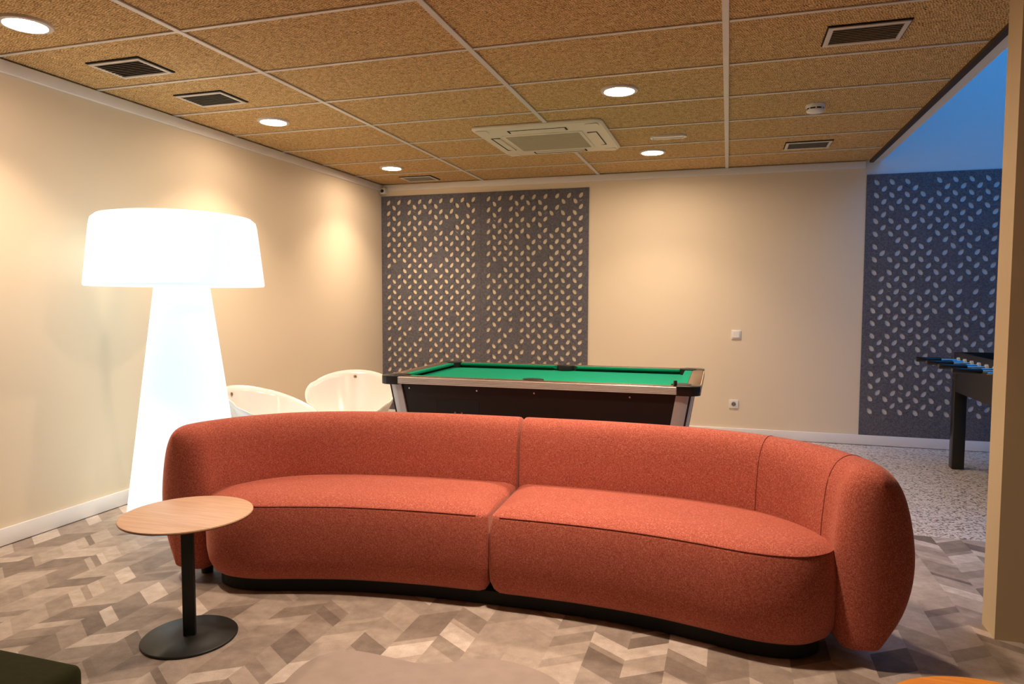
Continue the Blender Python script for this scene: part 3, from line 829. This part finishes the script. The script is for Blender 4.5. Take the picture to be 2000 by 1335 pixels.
# tapered cabinet
ZT, ZB = PT-.051, .34
TXs, TYs = .17, .09
def at(z, x, y):
    k = ZT-z; return (x - math.copysign(TXs*k, x), y - math.copysign(TYs*k, y), z)
cx_, cy_ = hx-.045, hy-.045
def hexa(name, x0, x1, y0, y1, z0, z1, mat, par):
    V = []
    for z in (z0, z1):
        for x, y in ((x0,y0),(x1,y0),(x1,y1),(x0,y1)): V.append(at(z, x, y))
    return mesh_obj(name, V, [(0,3,2,1),(4,5,6,7),(0,1,5,4),(1,2,6,5),(2,3,7,6),(3,0,4,7)], mat, par)
hexa('cabinet', -cx_, cx_, -cy_, cy_, ZB, ZT, M['black'], pool)
for s in (-1, 1):
    V = []
    for z in (ZB, ZT):
        for xo in (0, .008):
            for y in (-cy_+.07, cy_-.07): 
                p = at(z, s*cx_, y); V.append((p[0]+s*xo, p[1], p[2]))
    mesh_obj('end_panel', V, [(0,1,3,2),(4,6,7,5),(0,2,6,4),(1,5,7,3),(2,3,7,6),(0,4,5,1)], M['end_laminate'], pool)
    for sy in (-1, 1):
        prof = [(cx_-.085, cy_+.012), (cx_-.05, cy_+.012)] + [(cx_-.045+.057*math.cos(R(90-15*k)), cy_-.045+.057*math.sin(R(90-15*k))) for k in range(0, 7)] + [(cx_+.012, cy_-.07), (cx_-.005, cy_-.07), (cx_-.02, cy_-.02), (cx_-.085, cy_-.005)]
        V = []; n = len(prof)
        for z in (ZB-.005, ZT-.0005):
            for x, y in prof:
                k = ZT-z; V.append((s*(x-TXs*k), sy*(y-TYs*k), z))
        F = [tuple(range(n))[::-1], tuple(range(n, 2*n))] + [(k, (k+1)%n, n+(k+1)%n, n+k) for k in range(n)]
        o = mesh_obj('corner_post', V, F, M['steel'], pool, True); o.data.set_sharp_from_angle(angle=R(35))
        lx, ly = s*(hx-.28), sy*(hy-.2)
        bm = bmesh.new(); add_box(bm, lx-.07, lx+.07, ly-.07, ly+.07, .0, ZB+.001, .012); bm_obj('leg', bm, M['black'], pool, True, sharp=R(40))
def on_near(x, z, d=0):
    k = ZT-z; return (x, -(cy_-TYs*k)-d, z)
for x in (-.81, -.35, .02, .60):
    bm = bmesh.new(); add_lathe(bm, [(.006,0),(.006,.003),(.003,.004)], n=12); o = bm_obj('bolt', bm, M['chrome'], pool); o.rotation_euler = (R(90),0,0); o.location = on_near(x, PT-.078)
p0, p1 = on_near(-.63, .50, .001), on_near(-.40, .66, .001)
cp = mesh_obj('coin_panel', [on_near(-.63, .50, .002), on_near(-.34, .50, .002), on_near(-.34, .66, .002), on_near(-.63, .66, .002)] + [on_near(-.63, .50, -.01), on_near(-.34, .50, -.01), on_near(-.34, .66, -.01), on_near(-.63, .66, -.01)], [(0,1,2,3),(4,7,6,5),(0,4,5,1),(1,5,6,2),(2,6,7,3),(3,7,4,0)], M['pocket'], pool)
for x in (-.50, -.455):
    bm = bmesh.new(); add_lathe(bm, [(.006,0),(.006,.004)], n=12); o = bm_obj('coin_slot', bm, M['chrome'], cp); o.rotation_euler = (R(90),0,0); o.location = on_near(x, .575, .002)
lathe('chalk_peg', [(.010,PT+.001),(.010,PT+.030),(.008,PT+.033)], M['black_plastic'], pool, (hx-.135, -hy+.03), 14)

# ------------------------------------------------------------------ table football
FX0, FX1, FY0, FY1 = 1.705, 2.45, 4.78, 6.15
t = empty('football_table', (FX0, FY1, 0)); tag(t, 'black table football game with steel rods beside the pillar', 'football table')
W, D = FX1-FX0, FY1-FY0
for x in (0, W-.085):
    for y in (-.085, -D):
        box('leg', x, x+.085, y, y+.085, 0, .88 if False else .62+.22, M['black_plastic'], t, .006)
for x in (.004, W-.034):
    pl = [(-D+.08, .60), (-.08, .60), (-.02, .64), (-.02, .90), (-D+.02, .90), (-D+.02, .64)]
    bm = bmesh.new(); a = [bm.verts.new((x, y, z)) for y, z in pl]; b = [bm.verts.new((x+.03, y, z)) for y, z in pl]
    for k in range(len(a)): bm.faces.new((a[k], a[(k+1)%6], b[(k+1)%6], b[k]))
    bm.faces.new(a); bm.faces.new(b[::-1]); bm_obj('side_panel', bm, M['black'], t)
for y in (-.034, -D+.004):
    box('end_panel', .034, W-.034, y, y+.03, .60, .90, M['black'], t)
box('playfield', .034, W-.034, -D+.034, -.034, .745, .76, M['baize'], t)
for k in range(8):
    y = -.16-k*.150; z = .848; left = k % 2 == 0
    xa, xb = (-.12, W+.26) if left else (-.26, W+.20)
    rod = tube('rod', [(xa if left else -.14, y, z), (W+.14 if left else xb, y, z)], .008, M['chrome'], t)
    hxa = (-.29, -.12) if left else (W+.20, W+.36)
    if not left: hxa = (W+.14, W+.30)
    tube('handle', [(hxa[0], y, z), (hxa[0]+.01, y, z), ((hxa[0]+hxa[1])/2, y, z), (hxa[1]-.01, y, z), (hxa[1], y, z)], [.014,.020,.017,.019,.013], M['black_plastic'], rod)
    for x in (-.006, W+.006):
        bm = bmesh.new(); add_lathe(bm, [(.021,-.008),(.021,.008)], n=16); o = bm_obj('bearing', bm, M['white_plastic'], rod); o.rotation_euler = (0,R(90),0); o.location = (x, y, z)
    nm = (1, 2, 3, 5, 5, 3, 2, 1)[k]
    for q in range(nm):
        xx = W/2+(q-(nm-1)/2)*.115
        bm = bmesh.new(); add_box(bm, xx-.012, xx+.012, y-.009, y+.009, z-.075, z+.03, .004, 1); bm_obj('player', bm, M['rail_wood'] if k % 2 else M['white_plastic'], rod)
for z in (.70, .77):
    bm = bmesh.new(); add_lathe(bm, [(.006,0),(.006,.003)], n=10); o = bm_obj('bolt', bm, M['chrome'], t); o.rotation_euler = (0,R(-90),0); o.location = (.002, -.05, z)

# ------------------------------------------------------------------ foreground pieces
t = empty('pouf', (-1.78, .92, 0)); tag(t, 'dark green velvet pouf at the lower left corner', 'pouf')
bm = bmesh.new(); add_box(bm, -.36, .36, -.33, .33, .03, .42, .022, 4); bm_obj('cushion', bm, M['green_pouf'], t, True, sharp=R(60))
for sx in (-1, 1):
    for sy in (-1, 1): lathe('foot', [(.02,0),(.022,.032)], M['black_plastic'], t, (sx*.3, sy*.27), 14)
t = empty('round_table', (.585, 1.505, 0)); tag(t, 'small round table with an orange wooden top, lower right corner', 'table')
lathe('top', [(.235,.428),(.250,.434),(.252,.444),(.246,.450)], M['orange'], t, n=64)
lathe('pole', [(.022,.01),(.022,.428)], M['table_metal'], t, n=20)
lathe('base', [(.185,0),(.19,.004),(.188,.010),(.03,.014)], M['table_metal'], t, n=48)
RG = [(-1.36,1.90),(-1.37,2.06),(-1.33,2.16),(-1.25,2.205),(-1.12,2.205),(-.98,2.195),(-.90,2.225),(-.80,2.285),(-.70,2.305),(-.58,2.28),(-.48,2.22),(-.40,2.10),(-.38,1.90),(-.45,1.62),(-.70,1.45),(-1.0,1.42),(-1.25,1.60)]
cl = catmull([(x, y, 0) for x, y in RG+RG[:1]], 6)[:-1]
o = prism('rug', [(p.x, p.y) for p in cl], .0005, .006, M['rug'], None, .0015); tag(o, 'flat grey cloud-shaped rug on the floor before the sofa', 'rug')
